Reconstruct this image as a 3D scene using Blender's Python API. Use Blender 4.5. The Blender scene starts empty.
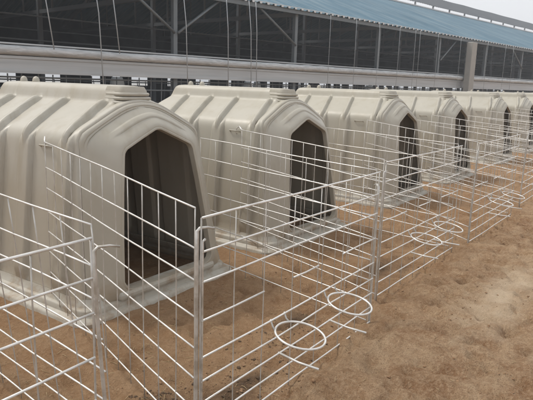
import bpy, bmesh, math, random
from math import sin, cos, pi, radians as R
from mathutils import Vector, Matrix, noise

random.seed(7)
SC = bpy.context.scene
C = SC.collection

# ------------------------------------------------------------------ camera
CAM = Vector((-1.9454, -2.6196, 1.4305))
F_PX, YAW, PITCH, ROLL = 570.41, R(34.6625), R(11.5938), R(1.8456)
fw = Vector((cos(YAW)*cos(PITCH), sin(YAW)*cos(PITCH), -sin(PITCH)))
rt = Vector((sin(YAW), -cos(YAW), 0)); up = rt.cross(fw)
rt2 = cos(ROLL)*rt + sin(ROLL)*up; up2 = -sin(ROLL)*rt + cos(ROLL)*up
cd = bpy.data.cameras.new('camera'); cam = bpy.data.objects.new('camera', cd); C.objects.link(cam)
cd.sensor_fit = 'HORIZONTAL'; cd.sensor_width = 36; cd.lens = F_PX/533*36
cd.clip_start = .05; cd.clip_end = 2000
m = Matrix((rt2, up2, -fw)).transposed().to_4x4(); m.translation = CAM
cam.matrix_world = m
SC.camera = cam

# ------------------------------------------------------------------ sky, sun, exposure
SUN_EL, SUN_AZ = R(57), R(106)        # azimuth of the sun counted from +X towards +Y
w = bpy.data.worlds.new('World'); SC.world = w; w.use_nodes = True
nt = w.node_tree; bg = nt.nodes['Background']
sky = nt.nodes.new('ShaderNodeTexSky'); sky.sky_type = 'NISHITA'; sky.sun_disc = False
sky.sun_elevation = SUN_EL; sky.sun_rotation = pi/2 - SUN_AZ
sky.air_density = 1.0; sky.dust_density = 6.0; sky.ozone_density = 0.6
hs = nt.nodes.new('ShaderNodeHueSaturation'); hs.inputs['Saturation'].default_value = .35
nt.links.new(sky.outputs[0], hs.inputs['Color']); mx = nt.nodes.new('ShaderNodeMix'); mx.data_type = 'RGBA'; mx.inputs[0].default_value = .75
mx.inputs[7].default_value = (5.7, 5.8, 6.0, 1)          # even pale overcast laid over the clear sky
nt.links.new(hs.outputs[0], mx.inputs[6]); nt.links.new(mx.outputs[2], bg.inputs[0])
bg.inputs[1].default_value = 0.15
sl = bpy.data.lights.new('sun', 'SUN'); sl.energy = 1.5; sl.angle = R(10); sl.color = (1, .95, .87)
so = bpy.data.objects.new('sun', sl); C.objects.link(so)
sd = Vector((cos(SUN_EL)*cos(SUN_AZ), cos(SUN_EL)*sin(SUN_AZ), sin(SUN_EL)))
so.rotation_euler = sd.to_track_quat('Z', 'Y').to_euler()
SC.view_settings.view_transform = 'Standard'; SC.view_settings.look = 'None'
SC.view_settings.exposure = 0.28; SC.view_settings.gamma = 1
SC.view_settings.use_curve_mapping = False

# ------------------------------------------------------------------ helpers
def tag(o, label=None, cat=None, group=None, kind=None):
    if label: o['label'] = label
    if cat: o['category'] = cat
    if group: o['group'] = group
    if kind: o['kind'] = kind
    return o

def empty(name, loc=(0, 0, 0), rz=0, parent=None):
    o = bpy.data.objects.new(name, None); C.objects.link(o)
    o.location = loc; o.rotation_euler = (0, 0, rz); o.parent = parent
    o.empty_display_size = .2
    return o

class MB:
    """collects vertices and faces of one mesh"""
    def __init__(s): s.v = []; s.f = []; s.mi = []; s.sm = []
    def add(s, vs, fs, mi=0, smooth=False):
        b = len(s.v); s.v += [tuple(v) for v in vs]
        for f in fs: s.f.append(tuple(b+i for i in f)); s.mi.append(mi); s.sm.append(smooth)
    def box(s, x0, x1, y0, y1, z0, z1, mi=0):
        vs = [(x, y, z) for x in (x0, x1) for y in (y0, y1) for z in (z0, z1)]
        s.add(vs, [(0,1,3,2),(4,6,7,5),(0,4,5,1),(2,3,7,6),(0,2,6,4),(1,5,7,3)], mi)
    def tube(s, pts, r, n=6, mi=0, closed=False, cap=True):
        pts = [Vector(p) for p in pts]; N = len(pts)
        vs = []; prev = None
        for i, p in enumerate(pts):
            if closed: t = pts[(i+1) % N]-pts[i-1]
            else: t = pts[min(i+1, N-1)]-pts[max(i-1, 0)]
            t.normalize()
            if prev is None:
                a = Vector((0, 0, 1)) if abs(t.z) < .9 else Vector((1, 0, 0))
                prev = t.cross(a).normalized()
            u = (prev-t*prev.dot(t)).normalized(); q = t.cross(u); prev = u
            rr = r[i] if isinstance(r, (list, tuple)) else r
            for k in range(n):
                an = 2*pi*k/n; vs.append(p+u*cos(an)*rr+q*sin(an)*rr)
        fs = []
        for i in range(N if closed else N-1):
            j = (i+1) % N
            for k in range(n):
                k2 = (k+1) % n
                fs.append((i*n+k, i*n+k2, j*n+k2, j*n+k))
        if not closed and cap:
            fs.append(tuple(range(n-1, -1, -1))); fs.append(tuple((N-1)*n+k for k in range(n)))
        s.add(vs, fs, mi, True)
    def build(s, name, mats, parent=None, loc=None, bevel=0):
        me = bpy.data.meshes.new(name); me.from_pydata(s.v, [], s.f)
        if not isinstance(mats, (list, tuple)): mats = [mats]
        for mm in mats: me.materials.append(mm)
        me.polygons.foreach_set('material_index', s.mi)
        me.polygons.foreach_set('use_smooth', s.sm)
        me.update()
        o = bpy.data.objects.new(name, me); C.objects.link(o); o.parent = parent
        if loc: o.location = loc
        if bevel:
            b = o.modifiers.new('bevel', 'BEVEL'); b.width = bevel; b.segments = 2; b.limit_method = 'ANGLE'
        return o

def fix_normals(o):
    bm = bmesh.new(); bm.from_mesh(o.data); bmesh.ops.recalc_face_normals(bm, faces=bm.faces); bm.to_mesh(o.data); bm.free()

def dup(root):
    c = root.copy(); C.objects.link(c)
    for ch in root.children:
        d = ch.copy(); C.objects.link(d); d.parent = c
        for g in ch.children:
            e = g.copy(); C.objects.link(e); e.parent = d
    return c

def sstep(a, b, x):
    t = max(0, min(1, (x-a)/(b-a))); return t*t*(3-2*t)

# ------------------------------------------------------------------ materials
class M:
    def __init__(s, name, rough=.6, metal=0, spec=.5):
        s.m = bpy.data.materials.new(name); s.m.use_nodes = True; s.n = s.m.node_tree.nodes; s.l = s.m.node_tree.links
        s.b = s.n['Principled BSDF']; s.b.inputs['Roughness'].default_value = rough
        s.b.inputs['Metallic'].default_value = metal; s.b.inputs['Specular IOR Level'].default_value = spec
        s.tc = s.n.new('ShaderNodeTexCoord')
    def coord(s, which='Object', scale=(1, 1, 1)):
        mp = s.n.new('ShaderNodeMapping'); mp.inputs['Scale'].default_value = scale
        s.l.new(s.tc.outputs[which], mp.inputs[0]); return mp.outputs[0]
    def noise(s, scale, detail=4, rough=.55, co=None, dist=0):
        n = s.n.new('ShaderNodeTexNoise'); n.inputs['Scale'].default_value = scale; n.inputs['Detail'].default_value = detail
        n.inputs['Roughness'].default_value = rough; n.inputs['Distortion'].default_value = dist
        s.l.new(co if co else s.coord(), n.inputs['Vector']); return n.outputs['Fac']
    def ramp(s, fac, stops):
        r = s.n.new('ShaderNodeValToRGB'); e = r.color_ramp.elements
        while len(e) < len(stops): e.new(.5)
        for i, (p, c) in enumerate(stops):
            e[i].position = p
            e[i].color = (*c, 1) if isinstance(c, tuple) else (c, c, c, 1)
        s.l.new(fac, r.inputs[0]); return r.outputs[0]
    def mix(s, fac, a, b, mode='MIX'):
        x = s.n.new('ShaderNodeMix'); x.data_type = 'RGBA'; x.blend_type = mode
        for v, i in ((fac, 0), (a, 6), (b, 7)):
            if hasattr(v, 'links'): s.l.new(v, x.inputs[i])
            elif i == 0: x.inputs[0].default_value = v
            else: x.inputs[i].default_value = (*v, 1)
        return x.outputs[2]
    def math(s, op, a, b=0.0):
        x = s.n.new('ShaderNodeMath'); x.operation = op
        for v, i in ((a, 0), (b, 1)):
            if hasattr(v, 'links'): s.l.new(v, x.inputs[i])
            else: x.inputs[i].default_value = v
        return x.outputs[0]
    def sepz(s, which='Object'):
        x = s.n.new('ShaderNodeSeparateXYZ'); s.l.new(s.tc.outputs[which], x.inputs[0]); return x.outputs
    def col(s, c):
        if hasattr(c, 'links'): s.l.new(c, s.b.inputs['Base Color'])
        else: s.b.inputs['Base Color'].default_value = (*c, 1)
        return s
    def rough(s, c): s.l.new(c, s.b.inputs['Roughness']); return s
    def bump(s, h, strength=.3, dist=.01):
        b = s.n.new('ShaderNodeBump'); b.inputs['Strength'].default_value = strength; b.inputs['Distance'].default_value = dist
        s.l.new(h, b.inputs['Height']); s.l.new(b.outputs[0], s.b.inputs['Normal']); return s

# beige moulded plastic, with mud splashed low down and faint rain streaks
x = M('hutch_plastic', .42, spec=.4)
oi = x.n.new('ShaderNodeObjectInfo')
def shifted(scale):
    a = x.n.new('ShaderNodeVectorMath'); a.operation = 'SCALE'; a.inputs[0].default_value = (37, 53, 19); x.l.new(oi.outputs['Random'], a.inputs['Scale'])
    b = x.n.new('ShaderNodeVectorMath'); b.operation = 'ADD'; x.l.new(x.coord('Object', scale), b.inputs[0]); x.l.new(a.outputs[0], b.inputs[1])
    return b.outputs[0]
streak = x.noise(1, 5, .6, shifted((9, 9, .8)))
blot = x.noise(2.3, 5, .6, shifted((1, 1, 1)))
c = x.mix(x.ramp(blot, [(.35, 0.0), (.7, 1.0)]), (.445, .42, .36), (.40, .376, .318))
c = x.mix(x.ramp(streak, [(.5, 0.0), (.75, .55)]), c, (.31, .265, .185))
zz = x.sepz()[2]
lowf = x.math('SUBTRACT', 1.0, x.math('MULTIPLY', zz, 2.4))
mud = x.math('ADD', lowf, x.math('MULTIPLY', x.math('SUBTRACT', x.noise(7, 6, .65, shifted((1, 1, 1))), .5), 1.5))
c = x.mix(x.ramp(mud, [(.40, 0.0), (1.0, .85)]), c, (.27, .18, .10))
scuff = x.noise(1, 7, .75, shifted((22, 5, 3)))
c = x.mix(x.ramp(scuff, [(.60, 0.0), (.72, .35)]), c, (.33, .27, .18))
c = x.mix(x.math('MULTIPLY', oi.outputs['Random'], .45), c, (.40, .37, .29))
wl = x.ramp(x.math('ADD', x.math('MULTIPLY', x.math('SUBTRACT', 1.02, zz), 3.0), x.math('SUBTRACT', streak, .9)), [(.0, 0.0), (.6, .5)])
c = x.mix(wl, c, (.33, .285, .215))
x.col(c).rough(x.ramp(blot, [(.3, .36), (.7, .55)])).bump(x.noise(3.0, 3, .5), .12, .02)
PLASTIC = x.m
x = M('hutch_skirt_plastic', .5, spec=.35)
c = x.mix(x.noise(5, 5), (.445, .42, .36), (.38, .35, .29))
mud = x.ramp(x.noise(9, 6, .7), [(.45, 0.0), (.68, .8)])
c = x.mix(mud, c, (.27, .19, .115))
x.col(c).bump(x.noise(30, 4), .2, .004); SKIRT = x.m

x = M('galvanised_wire', .38, .35)
x.col(x.mix(x.ramp(x.noise(14, 4), [(.35, 0.0), (.7, 1.0)]), (.80, .79, .76), (.60, .58, .54))); WIRE = x.m
x = M('dull_wire', .5, .45)
x.col(x.mix(x.ramp(x.noise(18, 4), [(.35, 0.0), (.7, 1.0)]), (.60, .59, .56), (.42, .39, .34))); WIRE2 = x.m
x = M('pin_steel', .5, .6)
x.col(x.mix(x.ramp(x.noise(22, 4), [(.4, 0.0), (.65, 1.0)]), (.64, .63, .60), (.44, .41, .36))); PIN = x.m

# trodden sandy soil
x = M('sandy_soil', .95, spec=.15)
co = x.coord('Object')
big = x.noise(.8, 5, .6, co, .5)
mid = x.noise(4.2, 8, .68, co, .9)
fine = x.noise(42, 7, .75, co)
c = x.mix(x.ramp(big, [(.38, 0.0), (.62, 1.0)]), (.35, .195, .10), (.43, .265, .145))
c = x.mix(x.ramp(mid, [(.40, .0), (.62, .9)]), c, (.58, .40, .245))
x2 = x.noise(8.5, 8, .75, co, 1.0)
c = x.mix(x.ramp(x2, [(.57, 0.0), (.68, .5)]), c, (.19, .10, .052))
c = x.mix(x.ramp(fine, [(.46, 0.0), (.64, .65)]), c, (.70, .50, .32))
gr = x.noise(160, 3, .7, co)
c = x.mix(x.ramp(gr, [(.38, .5), (.50, 0.0)]), c, (.15, .08, .042))
# redder, darker soil inside the pens and paler trodden alley
sx = x.sepz()
inpen = x.ramp(x.math('ADD', sx[1], x.math('MULTIPLY', x.noise(1.6, 3), .5)), [(0.0, 0.0), (1.0, 1.0)])
yy = x.math('ADD', x.math('MULTIPLY', x.math('ADD', sx[1], 1.5), 2.2), x.math('MULTIPLY', x.math('SUBTRACT', x.noise(2.0, 4), .5), 1.4))
c = x.mix(x.ramp(yy, [(0.0, 0.0), (1.0, .5)]), c, x.mix(x.noise(4, 5), (.33, .18, .085), (.45, .27, .14)))
# sunlight on the pale alley sand, painted into the soil colour
def blob(cx, cy, rx, ry):
    mp = x.n.new('ShaderNodeMapping'); mp.inputs['Location'].default_value = (-cx/rx, -cy/ry, 0)
    mp.inputs['Scale'].default_value = (1/rx, 1/ry, 0); x.l.new(x.tc.outputs['Object'], mp.inputs[0])
    ln = x.n.new('ShaderNodeVectorMath'); ln.operation = 'LENGTH'; x.l.new(mp.outputs[0], ln.inputs[0])
    d = x.math('SUBTRACT', 1.0, ln.outputs['Value'])
    d = x.math('ADD', d, x.math('MULTIPLY', x.math('SUBTRACT', x.noise(5.5, 6, .65), .5), 1.9))
    return x.ramp(d, [(.05, 0.0), (1.0, .8)])
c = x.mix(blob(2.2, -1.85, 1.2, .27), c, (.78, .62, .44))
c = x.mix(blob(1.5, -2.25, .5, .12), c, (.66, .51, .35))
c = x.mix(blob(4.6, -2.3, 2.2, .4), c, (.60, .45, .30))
# damp dung stained patches inside the pens
for bx, by, brx, bry in ((-.42, -.95, .34, .16), (.05, -1.12, .45, .12), (2.2, -.9, .5, .2), (.9, -.9, .3, .15), (-.9, -1.55, .35, .15)):
    c = x.mix(blob(bx, by, brx, bry), c, (.06, .04, .028))
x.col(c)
h = x.math('ADD', x.math('MULTIPLY', fine, .7), x.math('ADD', x.math('MULTIPLY', x2, -.7), x.math('MULTIPLY', gr, .10)))
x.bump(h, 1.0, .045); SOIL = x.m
x = M('clod_soil', .95, spec=.1); x.col(x.mix(x.noise(9), (.16, .09, .05), (.34, .22, .13))).bump(x.noise(60), .5, .005); CLOD = x.m

x = M('blue_roof_sheet', .45, .15)
c = x.mix(x.ramp(x.noise(.35, 5, .6), [(.3, 0.0), (.7, 1.0)]), (.042, .115, .165), (.075, .165, .225))
c = x.mix(x.ramp(x.noise(1, 4, .6, x.coord('Object', (3, .3, .3))), [(.45, 0.0), (.75, .5)]), c, (.30, .36, .38)); x.col(c); ROOF = x.m
x = M('grey_roof_sheet', .6, .1); x.col(x.mix(x.noise(.6, 5), (.07, .08, .09), (.11, .12, .13))); GROOF = x.m
x = M('white_trim', .5); x.col((.62, .64, .65)); TRIM = x.m
x = M('shed_steel', .5, .3); x.col(x.mix(x.noise(3, 5), (.12, .14, .155), (.18, .20, .21))); STEEL = x.m
x = M('pale_cable', .5, .2); x.col((.40, .43, .45)); CABLE = x.m
x = M('dark_steel', .7, .2); x.col((.17, .185, .20)); DSTEEL = x.m
x = M('shed_shade', .9, spec=.1)  # near black, the shade deep inside the shed put into the colour
x.col(x.mix(x.ramp(x.noise(1.2, 5), [(.4, 0.0), (.65, 1.0)]), (.014, .016, .019), (.045, .05, .058))); SHADE = x.m
x = M('concrete', .85); x.col(x.mix(x.noise(4, 6, .65), (.40, .39, .36), (.29, .28, .26))).bump(x.noise(25, 5), .3, .01); CONC = x.m
x = M('beam_paint', .45, .25)
c = x.mix(x.ramp(x.noise(1, 5, .6, x.coord('Object', (.35, 2, 9))), [(.35, 0.0), (.7, 1.0)]), (.40, .42, .43), (.50, .52, .53)); x.col(c); BEAM = x.m
x = M('rolled_tarpaulin', .6)
c = x.mix(x.ramp(x.noise(1, 6, .7, x.coord('Object', (2.2, 6, 14)), 1.0), [(.38, 0.0), (.66, 1.0)]), (.42, .44, .45), (.62, .64, .65))
x.col(c).bump(x.noise(1, 5, .6, x.coord('Object', (3, 9, 18))), .7, .04); TARP = x.m
x = M('shed_floor', .9); x.col(x.mix(x.noise(2, 5), (.10, .085, .07), (.16, .14, .12))); FLOOR = x.m  # dark brown, with the shed's inner shade in the colour

# ------------------------------------------------------------------ ground: one sheet to the horizon
def gh(x, y):
    a = 1.0
    if x < -3.5: a = max(0, 1-(-3.5-x)/3)
    elif x > 16: a = max(0, 1-(x-16)/5)
    if y < -6: a *= max(0, 1-(-6-y)/3)
    elif y > 2: a *= max(0, 1-(y-2)/2)
    if a <= 0: return 0.0
    p = Vector((x, y, 0))
    h = noise.fractal(p*1.1, 1, 2, 3)*.022
    h += noise.fractal(p*5.0+Vector((9, 3, 1)), .8, 2.1, 5)*.024
    q = noise.noise(p*9.5+Vector((3, 31, 7)))
    h -= max(0, q-.10)*.075                    # hoof dents
    q = noise.noise(p*6.2+Vector((13, 1, 4)))
    h -= max(0, q-.2)*.09
    h += .020*noise.noise(Vector((x*17, y*17, 2)))*.5+.006*noise.noise(Vector((x*31, y*31, 8)))
    h += .030*sstep(-1.15, -1.45, y)+.012*sstep(.4, 1.2, x)*sstep(-1.0, -1.3, y) if False else 0
    h += .022*(1-sstep(-1.45, -1.2, y))+.014*sstep(.0, 1.2, x)*(1-sstep(-1.35, -1.15, y))
    h *= 1-.75*sstep(-.32, -.12, y)
    h += .012*sstep(-.22, -.08, y)+.008*noise.noise(Vector((x*3, 4, 4)))*sstep(-.3, -.1, y)
    return h*a
def axis(lo, hi, step, far):
    a = [lo]; 
    while a[-1] < hi: a.append(a[-1]+step)
    s = step
    while a[-1] < far: s *= 1.35; a.append(a[-1]+s)
    s = step; b = [lo]
    while b[-1] > -far: s *= 1.35; b.append(b[-1]-s)
    return b[::-1][:-1]+a
xs = axis(-1.3, 5.0, .018, 400); ys = axis(-3.3, 1.0, .018, 400)
g = MB(); nx = len(xs)
g.v = [(x_, y_, gh(x_, y_)) for y_ in ys for x_ in xs]
g.f = [(j*nx+i, j*nx+i+1, (j+1)*nx+i+1, (j+1)*nx+i) for j in range(len(ys)-1) for i in range(nx-1)]
g.mi = [0]*len(g.f); g.sm = [True]*len(g.f)
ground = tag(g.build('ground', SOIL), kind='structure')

# ------------------------------------------------------------------ cattle shed behind the hutches
shed = empty('cattle_shed', (0, 11, 0), R(-9))
tag(shed, 'long open sided cattle shed with blue corrugated roof behind the hutches', 'shed')
X0, X1 = -14, 78
EZ, TZ, RUN = 4.03, 7.2, 8.6
def corrugated(name, mat, xa, xb, ya, za, yb, zb, pitch=.34, amp=.045, thick=.02, parent=None):
    mb = MB(); n = int((xb-xa)/pitch)*6; prof = [0, 0, 0, .6, 1, .6]
    nl = max(1, int(abs(yb-ya)/2.2))
    vs = []; rows = []
    for k in range(nl+1):
        t = k/nl
        for i in range(n+1):
            xx = xa+i*pitch/6
            wob = .03*noise.noise(Vector((xx*.35, t*4, 5)))
            vs.append((xx, ya+(yb-ya)*t, za+(zb-za)*t+prof[i % 6]*amp+wob))
    fs = [(k*(n+1)+i, k*(n+1)+i+1, (k+1)*(n+1)+i+1, (k+1)*(n+1)+i) for k in range(nl) for i in range(n)]
    mb.add(vs, fs, 0, False)
    o = mb.build(name, mat, parent)
    s = o.modifiers.new('thickness', 'SOLIDIFY'); s.thickness = thick; s.offset = -1
    return o
corrugated('roof', ROOF, X0, X1, -.25, EZ-.09, RUN, TZ, parent=shed)
corrugated('roof', ROOF, X0, X1, 17.5, 4.3, 10.6, 6.9, parent=shed)
corrugated('ridge_roof', GROOF, X0, X1, 8.15, 7.36, 10.5, 8.62, amp=.03, parent=shed)
mb = MB(); mb.box(X0, X1, -.19, -.13, EZ-.24, EZ-.11); mb.build('fascia', STEEL, shed)
# row of little white sheet ends and hooks along the eave
mb = MB(); i = X0+.2; vs = []
while i < X1:
    for dx_, z_ in ((0, -.062), (.01, -.118), (.10, -.118), (.11, -.062)): vs.append((i+dx_, EZ+z_))
    i += .34
nv_ = len(vs)
mb.add([(a, -.275, b) for a, b in vs]+[(a, -.275, EZ-.045) for a, b in vs], [(k, k+1, nv_+k+1, nv_+k) for k in range(nv_-1)])
mb.build('eave_trim', TRIM, shed).modifiers.new('thickness', 'SOLIDIFY').thickness = .012
mb = MB()
i = X0
while i < X1: mb.box(i, i+.09, 8.3, 8.4, 7.0, 7.40); i += 2.6
mb.box(X0, X1, 8.28, 8.32, 7.12, 7.2); mb.build('ridge_post', TRIM, shed)
# rafters, purlins and inner columns
px = [10.6+5.25*k for k in range(-4, 13)]
for q in px:
    pass
    mb = MB(); mb.box(q-.07, q+.07, -.02, .12, 0, EZ-.02)
    mb.build('column', STEEL, shed, bevel=.01)
    mb = MB()
    def slab(ya, za, yb, zb, hgt, wd=.05):
        mb.add([(q-wd, ya, za), (q+wd, ya, za), (q+wd, yb, zb), (q-wd, yb, zb), (q-wd, ya, za-hgt), (q+wd, ya, za-hgt), (q+wd, yb, zb-hgt), (q-wd, yb, zb-hgt)],
               [(0,1,2,3),(7,6,5,4),(0,4,5,1),(1,5,6,2),(2,6,7,3),(3,7,4,0)])
    slab(.12, EZ-.02, RUN, TZ-.12, .22); slab(17.3, 4.2, 10.6, 6.75, .22)
    slab(.12, EZ-.15, 17.3, EZ-.1, .14)
    for yy_ in (2.5, 5, 7.5, 10, 12.5, 15): 
        top = EZ+(TZ-EZ)*min(yy_, 17.3-yy_)/RUN
        mb.box(q-.03, q+.03, yy_-.03, yy_+.03, EZ-.2, top-.1)
    mb.build('truss', DSTEEL, shed)
    mb = MB(); mb.box(q-.08, q+.08, 8.5, 8.66, 0, TZ-.3); mb.build('column', DSTEEL, shed)
mb = MB()
for yy_ in (1.5, 3, 4.5, 6, 7.5):
    z_ = EZ-.14+(TZ-EZ)*yy_/RUN; mb.box(X0, X1, yy_-.04, yy_+.04, z_-.1, z_)
for yy_ in (6, 12):
    for z_ in (2.6, 3.4): mb.tube([(X0, yy_, z_), (X1, yy_, z_)], .03, 6)
mb.build('purlins', DSTEEL, shed)
# diagonal braces in the plane of the front posts
def brace(xa, za, xb, zb):
    mb = MB(); mb.tube([(xa, -.06, za), (xb, -.06, zb)], .045, 4); mb.build('brace', STEEL, shed)
brace(10.66, 2.75, 12.25, 3.85); brace(15.8, 2.75, 13.9, 3.85)
brace(10.54, 2.75, 8.9, 3.85); brace(26.4, 2.75, 28.0, 3.85); brace(36.9, 2.75, 35.0, 3.85)
# concrete pier in front of the beam
for q in (28.75, 56.5):
    mb = MB(); mb.box(q-.27, q+.27, -.66, -.34, 0, EZ-.28); mb.build('concrete_pier', CONC, shed, bevel=.03)
# beam and the tarpaulin rolled up on it
mb = MB(); n = 60
mb.box(X0, X1, -.16, -.04, 1.47, 1.86); mb.box(X0, X1, -.20, -.161, 1.47, 1.53); mb.box(X0, X1, -.19, -.161, 1.80, 1.86)
mb.build('beam', BEAM, shed)
mb = MB(); pts = []; rr = []
q = X0
while q < X1:
    pts.append((q, -.20+.012*noise.noise(Vector((q*.8, 1, 1))), 1.99+.015*noise.noise(Vector((q*.5, 7, 1)))-.006*abs(sin(q*.6))))
    rr.append(.105+.016*noise.noise(Vector((q*2.3, 3, 2)))); q += .12
mb.tube(pts, rr, 12); mb.build('rolled_tarpaulin', TARP, shed)
for z_ in (2.13, 1.895):
    mb = MB(); mb.tube([(X0, -.17, z_), (X1, -.17, z_)], .022, 8); mb.build('curtain_rail', BEAM, shed)
# feed barrier under the beam: rails and many thin uprights
mb = MB()
for z_ in (.35, .75, 1.12, 1.38): mb.tube([(X0, .05, z_), (X1, .05, z_)], .024, 6)
for z_ in (.9, 1.25): mb.tube([(X0, 9.5, z_), (X1, 9.5, z_)], .03, 6)
q = X0
while q < 55:
    mb.tube([(q, .05, .05), (q+.04*random.uniform(-1, 1), .05, 1.46)], .017, 5, cap=False); q += .36
q = X0
while q < 60:
    mb.tube([(q, 9.5, .05), (q+random.choice((-.12, .12)), 9.5, 1.3)], .02, 5, cap=False); q += .45
mb.build('feed_barrier', STEEL, shed)
mb = MB(); mb.box(X0, X1, .30, .36, 0, .62); mb.build('kerb_wall', CONC, shed)
mb = MB(); mb.box(-150, 380, 17.4, 380, -.05, .03); mb.build('yard_slab', CONC, shed)
mb = MB(); mb.box(X0, X1, .36, 17, .03, .05); mb.build('shed_floor', FLOOR, shed)
# far side: wall painted dark as the inner shade, with a low open strip that lets daylight through
mb = MB(); mb.box(X0, X1, 17.0, 17.05, 1.62, 6.9); mb.box(X0, X1, 17.0, 17.05, 0, 1.02)
q = X0
while q < X1:
    wd = random.uniform(.5, 1.9); mb.box(q, q+wd, 17.0, 17.05, 1.02, 1.62); q += wd+random.uniform(.3, 1.3)
mb.build('far_side_shade', SHADE, shed)
for q in (X0, X1-.06):
    mb = MB(); mb.box(q, q+.06, .2, 17, 0, 6.9); mb.build('end_wall', SHADE, shed)
# curtain ropes and slim poles hanging from the eave
ropes = [(6.48, 6.75, 1), (7.82, 8.08, 1), (8.30, 8.53, 1), (10.58, 10.80, 0), (12.2, 12.38, 0), (13.15, 13.38, 0), (13.45, 13.6, 0), (17.29, 17.29, 0),
         (18.9, 18.9, 0), (20.5, 20.5, 0), (22.05, 22.03, 0), (23.35, 23.35, 0), (23.75, 23.75, 0), (25.4, 25.4, 0), (27.73, 27.73, 0), (30.9, 30.85, 0), (33.3, 33.2, 0),
         (34.4, 34.4, 0), (39.2, 39.2, 0), (41, 41, 0), (44, 44, 0)]
for (a, b, dn) in ropes:
    mb = MB(); zb = .3 if dn == 0 else (2.05 if a > 8 or a < 7 else .3)
    mb.tube([(a, -.38, EZ-.12), ((a+b)/2, -.385, 3), (b, -.38, zb)], .014 if a < 15 else .009, 6); mb.build('curtain_rope', CABLE, shed)
# plastic feed sacks stood on the feeding kerb
x = M('feed_sack', .6); x.col(x.mix(x.noise(6), (.55, .60, .62), (.40, .44, .45))); SACK = x.m
for k, (q, wd) in enumerate([(9.05, .42), (14.15, .30), (14.6, .24), (21.5, .5), (5.6, .3)]):
    mb = MB(); n = 10
    for j in range(6):
        pass
    vs = []; 
    for j in range(7):
        z_ = .62+j*.14; s_ = (.86, 1, 1.02, 1, .96, .9, .66)[j]
        for a in range(n):
            an = 2*pi*a/n; ex = abs(cos(an))**.5*(1 if cos(an) > 0 else -1); ey = abs(sin(an))**.5*(1 if sin(an) > 0 else -1)
            vs.append((q+ex*wd/2*s_, .62+ey*.14*s_, z_))
    fs = [(j*n+a, j*n+(a+1) % n, (j+1)*n+(a+1) % n, (j+1)*n+a) for j in range(6) for a in range(n)]+[tuple(6*n+a for a in range(n))]
    mb.add(vs, fs, 0, True)
    o = mb.build('feed_sack', SACK)
    o.matrix_world = Matrix.Translation((0, 11, 0)) @ Matrix.Rotation(R(-9), 4, 'Z')
    tag(o, ['pale sack beneath the shed beam, behind the left end of the nearest hutch roof vent',
            'wider of two pale sacks under the shed beam behind the second hutch',
            'narrower of two pale sacks under the shed beam behind the second hutch',
            'pale sack under the shed beam behind the third and fourth hutches',
            'pale sack under the shed beam at the left edge of the picture'][k], 'sack', 'pale feed sacks inside the shed')

# ------------------------------------------------------------------ calf hutch
WH = 1.396; MX = WH/2
RIBS = [.37, .77, 1.09, 1.42]
NP = 64
def profile(y):
    """right half of the cross section from the base up to the crest, as (half width, z)"""
    s = sstep(.285, .325, y)
    wall = [(.628, .0), (.622, .06), (.612, .2), (.598, .35), (.583, .5), (.566, .65), (.550, .8), (.537, .92), (.526, 1.01), (.515, 1.058), (.486, 1.093), (.447, 1.116)]
    hood = [(.40, 1.138), (.33, 1.172), (.26, 1.206), (.20, 1.233), (.15, 1.251), (.11, 1.262), (.06, 1.270), (0, 1.273)]
    roof = [(.40, 1.140), (.33, 1.178), (.26, 1.214), (.20, 1.241), (.145, 1.268), (.115, 1.345), (.098, 1.370), (0, 1.376)]
    top = [(a[0]*(1-s)+b[0]*s, a[1]*(1-s)+b[1]*s) for a, b in zip(hood, roof)]
    pl = [Vector((a, b)) for a, b in wall+top]
    # resample evenly
    L = [0]
    for i in range(1, len(pl)): L.append(L[-1]+(pl[i]-pl[i-1]).length)
    out = []
    for k in range(NP):
        t = L[-1]*k/(NP-1); i = 1
        while i < len(L)-1 and L[i] < t: i += 1
        f = (t-L[i-1])/(L[i]-L[i-1]); out.append(pl[i-1].lerp(pl[i], f))
    for _ in range(0):
        out = [out[0]]+[out[i]*.5+(out[i-1]+out[i+1])*.25 for i in range(1, NP-1)]+[out[-1]]
    return out
def ydoor(z): return -.030+.113*z
def yfront(z): return .055+.155*min(z, 1.1)+.09*max(0, z-1.1)
def yback(z): return 2.12-.30*z
def station(v):
    """left base -> crest -> right base, as 3-D points"""
    y_mid = yfront(1.1)+(yback(1.1)-yfront(1.1))*v
    pr = profile(y_mid-.012)
    L = 2.0*v; Lb = 2.0*(1-v); r = .014; rb = .11
    ins = 0
    if L < r: ins = r*(1-math.sqrt(max(0, 1-(1-L/r)**2)))
    if Lb < rb: ins = rb*(1-math.sqrt(max(0, 1-(1-Lb/rb)**2)))
    half = []
    for i, p in enumerate(pr):
        a = pr[max(i-1, 0)]; b = pr[min(i+1, NP-1)]; t = (b-a).normalized(); nrm = Vector((t.y, -t.x))
        y = yfront(p.y)+(yback(p.y)-yfront(p.y))*v
        d = -ins
        for k, ry in enumerate(RIBS):
            roofw = sstep(.13, .19, p.x)*sstep(1.0, 1.09, p.y)                       # thin ridge on the roof
            wallw = 1-sstep(1.02, 1.10, p.y)
            dd = abs(y-ry-.5*(max(1.08, p.y)-1.22))
            d += .042*roofw*(1-sstep(.006, .021, dd))
            d += .030*wallw*(1-sstep(.050, .060, dd))*sstep(.10, .2, p.y)
        # raised front frame behind the face
        fr = 1-sstep(.045, .065, y-yfront(p.y))
        d += .014*fr*sstep(1.0, 1.1, p.y)
        # shallow horizontal crease low on the wall
        d += .012*(1-sstep(.10, .17, p.y))
        half.append((p.x+nrm.x*d, y, p.y+nrm.y*d))
    right = [(MX+max(a, 0), y, max(z, 0)) for a, y, z in half]
    left = [(MX-max(a, 0), y, max(z, 0)) for a, y, z in half]
    return left+right[::-1][1:]
vv = [0, .003, .007, .012, .018]; 
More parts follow.
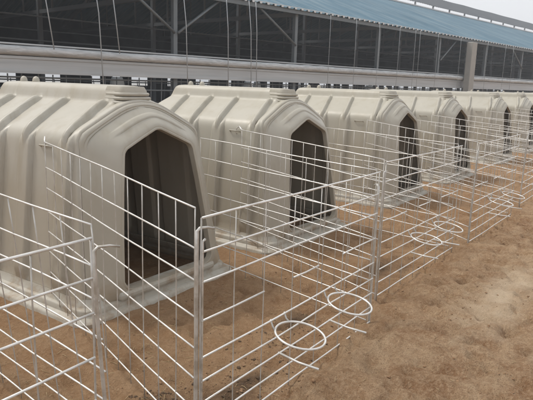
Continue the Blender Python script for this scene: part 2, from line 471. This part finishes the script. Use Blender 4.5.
while vv[-1] < .94: vv.append(vv[-1]+.0042)
vv += [.95, .96, .97, .98, .987, .993, .997, 1.0]
sh = MB(); st = [station(v) for v in vv]; n = len(st[0])
for s_ in st: sh.v += s_
for j in range(len(st)-1):
    for i in range(n-1): sh.f.append((j*n+i, (j+1)*n+i, (j+1)*n+i+1, j*n+i+1))
sh.f.append(tuple((len(st)-1)*n+i for i in range(n)))
sh.mi = [0]*len(sh.f); sh.sm = [True]*(len(sh.f)-1)+[False]
hutch = empty('calf_hutch')
shell = sh.build('shell', PLASTIC, hutch)
sm = shell.modifiers.new('wall', 'SOLIDIFY'); sm.thickness = .009; sm.offset = -1

# face with the doorway cut in it
door = [(x_+.012, z_) for x_, z_ in [(-.400, .20), (-.375, .45), (-.338, .75), (-.305, .975), (-.285, 1.003), (-.15, 1.062), (-.03, 1.112), (0, 1.118), (.03, 1.112), (.15, 1.062), (.29, 1.003), (.312, .975), (.352, .75),
        (.395, .45), (.425, .20), (.403, .155), (.34, .137), (0, .137), (-.33, .137), (-.378, .155)]]
cz_ = .62
def cast(poly, ang):
    d = (cos(ang), sin(ang)); best = None
    for i in range(len(poly)):
        ax, az = poly[i][0], poly[i][1]-cz_; bx, bz = poly[(i+1) % len(poly)][0], poly[(i+1) % len(poly)][1]-cz_
        ex, ez = bx-ax, bz-az; det = d[0]*(-ez)+d[1]*ex
        if abs(det) < 1e-9: continue
        t = (ax*(-ez)+az*ex)/det; u_ = (d[0]*az-d[1]*ax)/det
        if t > 0 and -1e-6 <= u_ <= 1+1e-6: best = t if best is None else min(best, t)
    return (d[0]*best, cz_+d[1]*best)
outer = [(p[0]-MX, p[2]) for p in st[0]]
NB = 24
xr, zr = outer[-1]; xl, zl = outer[0]
outer += [(xr+(xl-xr)*k/NB, 0) for k in range(1, NB)]
TT = [0, .01, .02, .04, .065, .085, .105, .13, .145, .16, .175, .19, .205, .22, .24, .28, .34, .38, .395, .405, .415, .425, .46, .50, .52, .54, .56, .60, .65, .70, .76, .82, .88, .92, .95, .97, .985, .993, .9965, 1.0]
fc = MB(); no = len(outer)
for t in TT:
    for (ox, oz) in outer:
        ang = math.atan2(oz-cz_, ox); ix, iz = cast(door, ang)
        x_ = ox+(ix-ox)*t; z_ = oz+(iz-oz)*t
        hi = sstep(.98, 1.08, z_)
        low = 1-sstep(.02, .1, z_)
        d = 0
        d += .010*sstep(0, .02, t)*(1-sstep(.07, .10, t))*hi         # outer rim
        d -= .014*sstep(.15, .17, t)*(1-sstep(.20, .23, t))*hi*sstep(.02, .06, abs(x_+.03))
        d += .009*sstep(.40, .42, t)*(1-sstep(.52, .56, t))*hi*(1-sstep(.24, .34, abs(x_)))
        d += .004*sstep(.95, .97, t)                                                # lip round the doorway
        d -= .035*sstep(.993, 1.0, t)
        yf_ = yfront(z_)-.002
        th = min(1, t/.86); tt = .75*th+.25*sstep(0, 1, th)
        fc.v.append((MX+x_, yf_+(ydoor(z_)-yf_)*tt-d, z_))
for j in range(len(TT)-1):
    for i in range(no): fc.f.append((j*no+i, j*no+(i+1) % no, (j+1)*no+(i+1) % no, (j+1)*no+i))
fc.mi = [0]*len(fc.f); fc.sm = [True]*len(fc.f)
face = fc.build('front_panel', PLASTIC, hutch)
sm = face.modifiers.new('wall', 'SOLIDIFY'); sm.thickness = .008; sm.offset = -1
face.modifiers.new('edge', 'EDGE_SPLIT').split_angle = R(50)

# stepped skirt round the base
sk = MB()
def rr_loop(x0, x1, y0, y1, r, k=6):
    out = []
    for cx, cy, a0 in ((x1-r, y0+r, -90), (x1-r, y1-r, 0), (x0+r, y1-r, 90), (x0+r, y0+r, 180)):
        for j in range(k+1):
            a = R(a0+90*j/k); out.append((cx+r*cos(a), cy+r*sin(a)))
    return out
lev = [(-.006, -.02), (-.006, .028), (.004, .040), (.034, .046), (.040, .052), (.042, .080), (.048, .088), (.066, .092), (.080, .118), (.084, .135)]
loops = []
for (ins, z_) in lev:
    loops.append([(a, b, z_) for a, b in rr_loop(-.03+ins, WH-.018-ins, -.055+ins, 2.20-ins, .10)])
nl = len(loops[0])
for L_ in loops: sk.v += L_
for j in range(len(loops)-1):
    for i in range(nl): sk.f.append((j*nl+i, j*nl+(i+1) % nl, (j+1)*nl+(i+1) % nl, (j+1)*nl+i))
sk.mi = [0]*len(sk.f); sk.sm = [True]*len(sk.f)
skirt = sk.build('base_skirt', SKIRT, hutch)
s = skirt.modifiers.new('wall', 'SOLIDIFY'); s.thickness = .008; s.offset = -1
es = skirt.modifiers.new('edge', 'EDGE_SPLIT'); es.split_angle = R(40)
# door sill joining the doorway to the skirt
mb = MB(); mb.box(MX-.43, MX+.455, -.035, .08, .085, .141); mb.build('door_sill', SKIRT, hutch, bevel=.02)
# louvred vent wrapped round the front of the crest
vt = MB()
for k, z_ in enumerate((1.274, 1.301, 1.328)):
    hw = (.140, .132, .124)[k]; yf = (.256, .262, .268)[k]; ye = .44
    pts = [(MX-hw+.03, ye+.012, z_), (MX-hw, ye-.02, z_)]
    for a in range(0, 13):
        an = R(180-15*a); pw = lambda q: abs(q)**.6*(1 if q > 0 else -1)
        pts.append((MX+hw*pw(cos(an)), yf+.07-.07*pw(sin(an)), z_))
    pts += [(MX+hw, ye-.02, z_), (MX+hw-.03, ye+.012, z_)]
    vt.tube(pts, .0115, 8)
n0 = 20; top = []
for a in range(n0+1):
    an = R(180-180*a/n0); top.append((MX+.122*abs(cos(an))**.6*(1 if cos(an) > 0 else -1), .276+.07-.07*abs(sin(an))**.6))
ol = [(MX-.122, .44)]+top+[(MX+.122, .44)]
vt.add([(a, b, 1.350) for a, b in ol]+[(MX+(a-MX)*.88, b+(.012 if b < .36 else 0), 1.3775) for a, b in ol]+[(a, b, 1.26) for a, b in ol],
       [(i, i+1, len(ol)+i+1, len(ol)+i) for i in range(len(ol)-1)]+[tuple(len(ol)+i for i in range(len(ol)))]+[(2*len(ol)+i, 2*len(ol)+i+1, i+1, i) for i in range(len(ol)-1)], 0, True)
o = vt.build('roof_vent', PLASTIC, hutch); fix_normals(o)
o.modifiers.new('edge', 'EDGE_SPLIT').split_angle = R(45)
# two lifting lugs near the back of the crest
for yl in (1.39, 1.55):
    mb = MB(); vs = []; rings = [(.026, 0), (.027, .018), (.024, .038), (.016, .052), (.005, .058)]
    for r_, z_ in rings: vs += [(MX+r_*cos(2*pi*a/12), yl+r_*1.1*sin(2*pi*a/12), 1.366+z_) for a in range(12)]
    mb.add(vs, [(j*12+a, j*12+(a+1) % 12, (j+1)*12+(a+1) % 12, (j+1)*12+a) for j in range(4) for a in range(12)]+[tuple(48+a for a in range(12))], 0, True)
    mb.build('lifting_lug', PLASTIC, hutch)
# moulded fastening bracket on each side wall, where the pen hooks on
for sx_ in (-1, 1):
    mb = MB()
    xw = MX+sx_*.528
    mb.tube([(xw, .44, 1.0), (xw+sx_*.024, .45, 1.01), (xw+sx_*.024, .55, 1.01), (xw, .56, 1.0)], .006, 6)
    mb.build('side_bracket', PIN if False else PLASTIC, hutch)
# bolt heads on the hood ends
for sx_ in (-1, 1):
    mb = MB(); mb.tube([(MX+sx_*.50, .30, 1.03), (MX+sx_*.558, .30, 1.045)], .011, 8); mb.build('bolt', PLASTIC, hutch)

hutches = [(0, 0, 0), (1.88, .01, -1.2), (4.357, 0, .4), (6.64, .02, -.6), (9.75, .0, .5), (12.4, .03, -.5), (15.0, 0, 0), (17.7, 0, .6), (20.4, .02, 0)]
hl = ['nearest and largest beige calf hutch, its side wall cut by the left edge',
      'second beige calf hutch from the left, its doorway seen through one wire side panel',
      'third beige calf hutch from the left, just right of the picture centre',
      'fourth beige calf hutch from the left, below the concrete pier of the shed',
      'fifth beige calf hutch from the left, just right of the concrete pier above the row',
      'sixth beige calf hutch from the left, its doorway cut by the right edge',
      'seventh beige calf hutch, only its roof ridge showing at the right edge',
      'eighth beige calf hutch, a sliver of roof beyond the seventh at the far end',
      'ninth and farthest beige calf hutch, barely seen at the end of the row']
for k, (hx, hy, rz) in enumerate(hutches):
    o = hutch if k == 0 else dup(hutch)
    o.location = (hx, hy, 0); o.rotation_euler = (0, 0, R(rz))
    tag(o, hl[k], 'calf hutch', 'beige calf hutches standing in a row')

# ------------------------------------------------------------------ wire pens
ZF = [.949, .820, .705, .554, .404, .306, .215, .125, .030]
ZS = [.985, .835, .712, .570, .445, .320, .190, .062]
def wire(mb, a, b, r, mi, jit=.0035, seg=.16, seed=0):
    a = Vector(a); b = Vector(b); L = (b-a).length; n_ = max(2, int(L/seg)); pts = []
    for i in range(n_+1):
        t = i/n_; p = a.lerp(b, t); e = min(1, 4*t*(1-t)+.2)
        q = Vector((p.x*1.7+seed, p.y*1.7+seed*3.1, p.z*1.7+seed*.7))
        p = p+Vector((noise.noise(q), noise.noise(q+Vector((5, 5, 5))), noise.noise(q+Vector((9, 1, 4)))))*jit*e*2
        pts.append(p)
    mb.tube(pts, r, 6, mi)
def front_panel(parent, A, B, seed, ks=(0, 1, 2, 3.15, 4.3, 5.56, 6.6, 7.6), gaps=((2, 3.15), (4.3, 5.56)), rings=True, tilt=0):
    A = Vector((*A, 0)); B = Vector((*B, 0)); D = (B-A); L = D.length; d = D/L; out = Vector((d.y, -d.x, 0))
    K = ks[-1]; mb = MB()
    for j, z_ in enumerate(ZF):
        segs = [(0, 1)]
        if j == 3 and gaps: 
            segs = []; s0 = 0
            for g0, g1 in gaps: segs.append((s0, g0/K)); s0 = g1/K
            segs.append((s0, 1))
        for (t0, t1) in segs:
            zj = z_+.004*noise.noise(Vector((seed, j, 1)))
            a_ = A+D*t0; b_ = A+D*t1
            wire(mb, a_+Vector((0, 0, zj))+out*.004, b_+Vector((0, 0, zj+.006*noise.noise(Vector((seed, j, 5)))))+out*.004, .0042 if j else .0048, 0, seed=seed+j)
    for i, k in enumerate(ks):
        p = A+D*(k/K)
        wire(mb, p+Vector((0, 0, -.03)), p+Vector((0, 0, ZF[0])), .0026 if 0 < i < len(ks)-1 else .0036, 1, seed=seed+20+i)
    o = mb.build('front_panel', [WIRE, WIRE2], parent)
    if rings:
        for (g0, g1) in gaps:
            c_ = A+D*((g0+g1)/2/K); mb = MB(); r_ = .112
            cc = c_+out*(r_+.012); pts = []
            for a in range(36):
                an = 2*pi*a/36; pts.append(cc+d*cos(an)*r_+out*sin(an)*r_+Vector((0, 0, .345-.02*sin(an))))
            mb.tube(pts, .0052, 6, 0, closed=True)
            for sgn in (-.055, .055):
                mb.tube([c_+d*sgn+Vector((0, 0, .404)), c_+d*sgn+out*.012+Vector((0, 0, .375)), cc+d*sgn*1.1-out*(r_*.86)+Vector((0, 0, .36))], .0042, 6, 1)
            mb.build('bucket_ring', [WIRE, WIRE2], o)
            mb = MB(); mb.tube([c_+d*.02+Vector((0, 0, .215)), c_-d*.0+out*.12+Vector((0, 0, .213)), c_-d*.0+out*.225+Vector((0, 0, .214))], .0052, 6); mb.build('bucket_rest', WIRE, o)
    return o
def side_panel(parent, A, B, za, zb, seed, nv=7, hook=None, rows=ZS, vstart=.0, lean=0):
    """A at the hutch wall, B at the front corner; za and zb are the top heights there"""
    A = Vector((*A, 0)); B = Vector((*B, 0)); D = B-A; mb = MB(); top = rows[0]
    for j, z_ in enumerate(rows):
        le = Vector((lean*(1-z_/top), 0, 0))
        wire(mb, A+le+Vector((0, 0, z_+(za-top))), B+le*.6+Vector((0, 0, z_+(zb-top))), .0036, 0, seed=seed+j)
    n_ = nv
    for i in range(n_+1):
        t = vstart+(1-vstart)*i/n_; p = A+D*t; dz = (za-top)*(1-t)+(zb-top)*t
        wire(mb, p+Vector((lean*(1-.4*t), 0, rows[-1]+dz-.05)), p+Vector((0, 0, top+dz)), .0024, 1, seed=seed+30+i)
    o = mb.build('side_panel', [WIRE, WIRE2], parent)
    if hook:
        h = Vector(hook); a = A+Vector((0, 0, za)); mb = MB()
        mb.tube([a, a.lerp(h, .5)+Vector((0, 0, .03)), h+Vector((0, 0, .012)), h+Vector((.004, .01, -.03)), h+Vector((.02, .012, -.04))], .0048, 6)
        mb.build('wall_hook', WIRE, o)
    return o
def pin(parent, x_, y_, z0, z1, lean=(0, 0), bend=(1, 0), r=.008, loop=.07, bendy=0):
    mb = MB(); pts = []
    for i in range(9):
        t = i/8; w_ = bendy*sin(t*6.0)
        pts.append(Vector((x_+lean[0]*(1-t)+w_, y_+lean[1]*(1-t), z0+(z1-z0)*t)))
    e = pts[-1]; b = Vector((bend[0], bend[1], 0)).normalized()
    pts += [e+b*.012+Vector((0, 0, .010)), e+b*loop*.6+Vector((0, 0, .010)), e+b*loop+Vector((0, 0, .002))]
    mb.tube(pts, [r]*9+[r*.8, r*.62, r*.6], 8); return mb.build('hinge_pin', PIN, parent)
pens = 'wire pens in front of the hutches'
# pen left of the nearest hutch (partly outside the frame)
P = tag(empty('calf_pen', (0, 0, 0)), 'galvanised wire pen cut by the left edge, at the lower left', 'wire pen', pens)
front_panel(P, (-2.42, -1.255), (-.865, -1.222), 1)
side_panel(P, (-.70, .30), (-.79, -1.13), 1.0, .962, 40, nv=8, lean=.13)
side_panel(P, (-1.85, .25), (-2.40, -1.24), 1.0, .97, 50, nv=8)
pin(P, -.83, -1.195, -.12, .895, lean=(.035, -.01), bend=(.9, -.3), r=.0066, bendy=.006, loop=.085)
# nearest complete pen
P = tag(empty('calf_pen'), 'wire pen in front of the nearest hutch, two bucket rings lowest in the picture', 'wire pen', pens)
front_panel(P, (-.439, -1.297), (1.101, -1.30), 2)
side_panel(P, (.05, .352), (-.452, -1.278), 1.05, .985, 60, nv=12, hook=(.155, .50, 1.035))
side_panel(P, (1.36, .30), (1.095, -1.285), 1.0, .958, 70, nv=9)
pin(P, -.45, -1.286, -.1, .90, bend=(.9, -.35), r=.0075, loop=.07)
pin(P, -.435, -1.30, -.1, .86, bend=(.9, -.3), r=.005, loop=.012)
# next pens along the row
def pen(x0, x1, yf, hx, seed, label, attach=(.235, .25)):
    P = tag(empty('calf_pen'), label, 'wire pen', pens)
    front_panel(P, (x0, yf), (x1, yf-.03), seed)
    side_panel(P, (hx+.06, attach[0]+.11), (x0-.01, yf+.01), 1.03, .965, seed*10, nv=12, hook=(hx+.155, attach[0]+.24, 1.02) if hx < 3 else None)
    side_panel(P, (hx+1.33, attach[1]), (x1, yf), 1.0, .96, seed*10+5, nv=12)
    pin(P, x0-.01, yf+.005, -.1, .88, bend=(.9, -.3), r=.005, loop=.04)
    return P
P = pen(1.54, 3.10, -1.15, 1.88, 11, 'wire pen in front of the second hutch, just right of the coiled centre post')
pin(P, 1.12, -1.29, -.1, .86, bend=(.2, .9), r=.009, loop=.03)
pen(3.42, 5.0, -1.24, 4.357, 12, 'wire pen in front of the third hutch, its bucket rings at the right edge')
pen(5.75, 7.35, -1.22, 6.64, 13, 'wire pen in front of the fourth hutch')
pen(8.85, 10.4, -1.2, 9.75, 14, 'wire pen in front of the fifth hutch')
pen(11.6, 13.2, -1.22, 12.4, 15, 'wire pen in front of the sixth hutch')
pen(14.3, 15.9, -1.2, 15.0, 16, 'wire pen in front of the seventh hutch, far along the row')

# ------------------------------------------------------------------ loose clods and bits of dung on the soil
cl = MB(); random.seed(3)
ico = []
t_ = (1+5**.5)/2
iv = [Vector(v).normalized() for v in ((-1,t_,0),(1,t_,0),(-1,-t_,0),(1,-t_,0),(0,-1,t_),(0,1,t_),(0,-1,-t_),(0,1,-t_),(t_,0,-1),(t_,0,1),(-t_,0,-1),(-t_,0,1))]
iF = [(0,11,5),(0,5,1),(0,1,7),(0,7,10),(0,10,11),(1,5,9),(5,11,4),(11,10,2),(10,7,6),(7,1,8),(3,9,4),(3,4,2),(3,2,6),(3,6,8),(3,8,9),(4,9,5),(2,4,11),(6,2,10),(8,6,7),(9,8,1)]
spots = [(-.55, -1.0, .16), (-.35, -.9, .12), (.1, -1.1, .2), (.6, -1.0, .2), (-.8, -1.5, .2)]
for k in range(2600):
    if random.random() < .22:
        sx0, sy0, sr = random.choice(spots); x_ = random.gauss(sx0, sr); y_ = random.gauss(sy0, sr*.7)
    else:
        x_ = -1.2+7*random.random()**1.5; y_ = random.uniform(-2.9, .0)
    if x_ > -.05 and y_ > -.09 : continue
    r_ = .0022+.009*random.random()**4
    z_ = gh(x_, y_); sq = random.uniform(.4, .8)
    cl.add([(x_+v.x*r_*random.uniform(.7, 1.3), y_+v.y*r_*random.uniform(.7, 1.3), z_+r_*.25+v.z*r_*sq) for v in iv], iF)
dg = MB()
for k in range(900):
    sx0, sy0, sr = random.choice(spots+[(-.42, -.95, .12), (-.42, -.97, .2)]); x_ = random.gauss(sx0, sr); y_ = random.gauss(sy0, sr*.6)
    if y_ > -.12: continue
    r_ = .0025+.009*random.random()**4; z_ = gh(x_, y_)
    dg.add([(x_+v.x*r_*random.uniform(.7, 1.4), y_+v.y*r_*random.uniform(.7, 1.4), z_+r_*.2+v.z*r_*.55) for v in iv], iF)
x = M('dung_crumb', .85, spec=.2); x.col(x.mix(x.noise(12), (.05, .033, .022), (.13, .085, .05)))
tag(dg.build('dung_crumbs', x.m), 'dark crumbs of dung trodden into the soil inside the pens', 'dung', kind='stuff')
st_ = MB()
for k in range(900):
    x_ = -1.2+6*random.random()**1.4; y_ = random.uniform(-2.7, -.15) if random.random() < .4 else random.uniform(-1.35, -.15)
    an = random.uniform(0, pi); L_ = random.uniform(.012, .05); z_ = gh(x_, y_)+.003
    st_.tube([(x_, y_, z_), (x_+cos(an)*L_*.5, y_+sin(an)*L_*.5, z_+.003), (x_+cos(an)*L_, y_+sin(an)*L_, gh(x_+cos(an)*L_, y_+sin(an)*L_)+.003)], .0011, 4)
x = M('straw', .7); x.col(x.mix(x.noise(8), (.52, .40, .22), (.38, .27, .14)))
tag(st_.build('straw_bits', x.m), 'short broken straws strewn thinly over the soil', 'straw', kind='stuff')
tag(cl.build('soil_clods', CLOD), 'small clods and crumbs of soil scattered over the trodden ground', 'clods', kind='stuff')

SC.cycles.max_bounces = 6

# ------------------------------------------------------------------ thin dusty haze in the air
hz = MB(); hz.box(-420, 420, -420, 420, -1.2, 9.6)
x = bpy.data.materials.new('haze'); x.use_nodes = True; n_ = x.node_tree.nodes; n_.clear()
o_ = n_.new('ShaderNodeOutputMaterial'); v_ = n_.new('ShaderNodeVolumePrincipled')
v_.inputs['Color'].default_value = (.9, .93, .97, 1); v_.inputs['Density'].default_value = .003
x.node_tree.links.new(v_.outputs[0], o_.inputs['Volume'])
tag(hz.build('haze', x), kind='stuff')
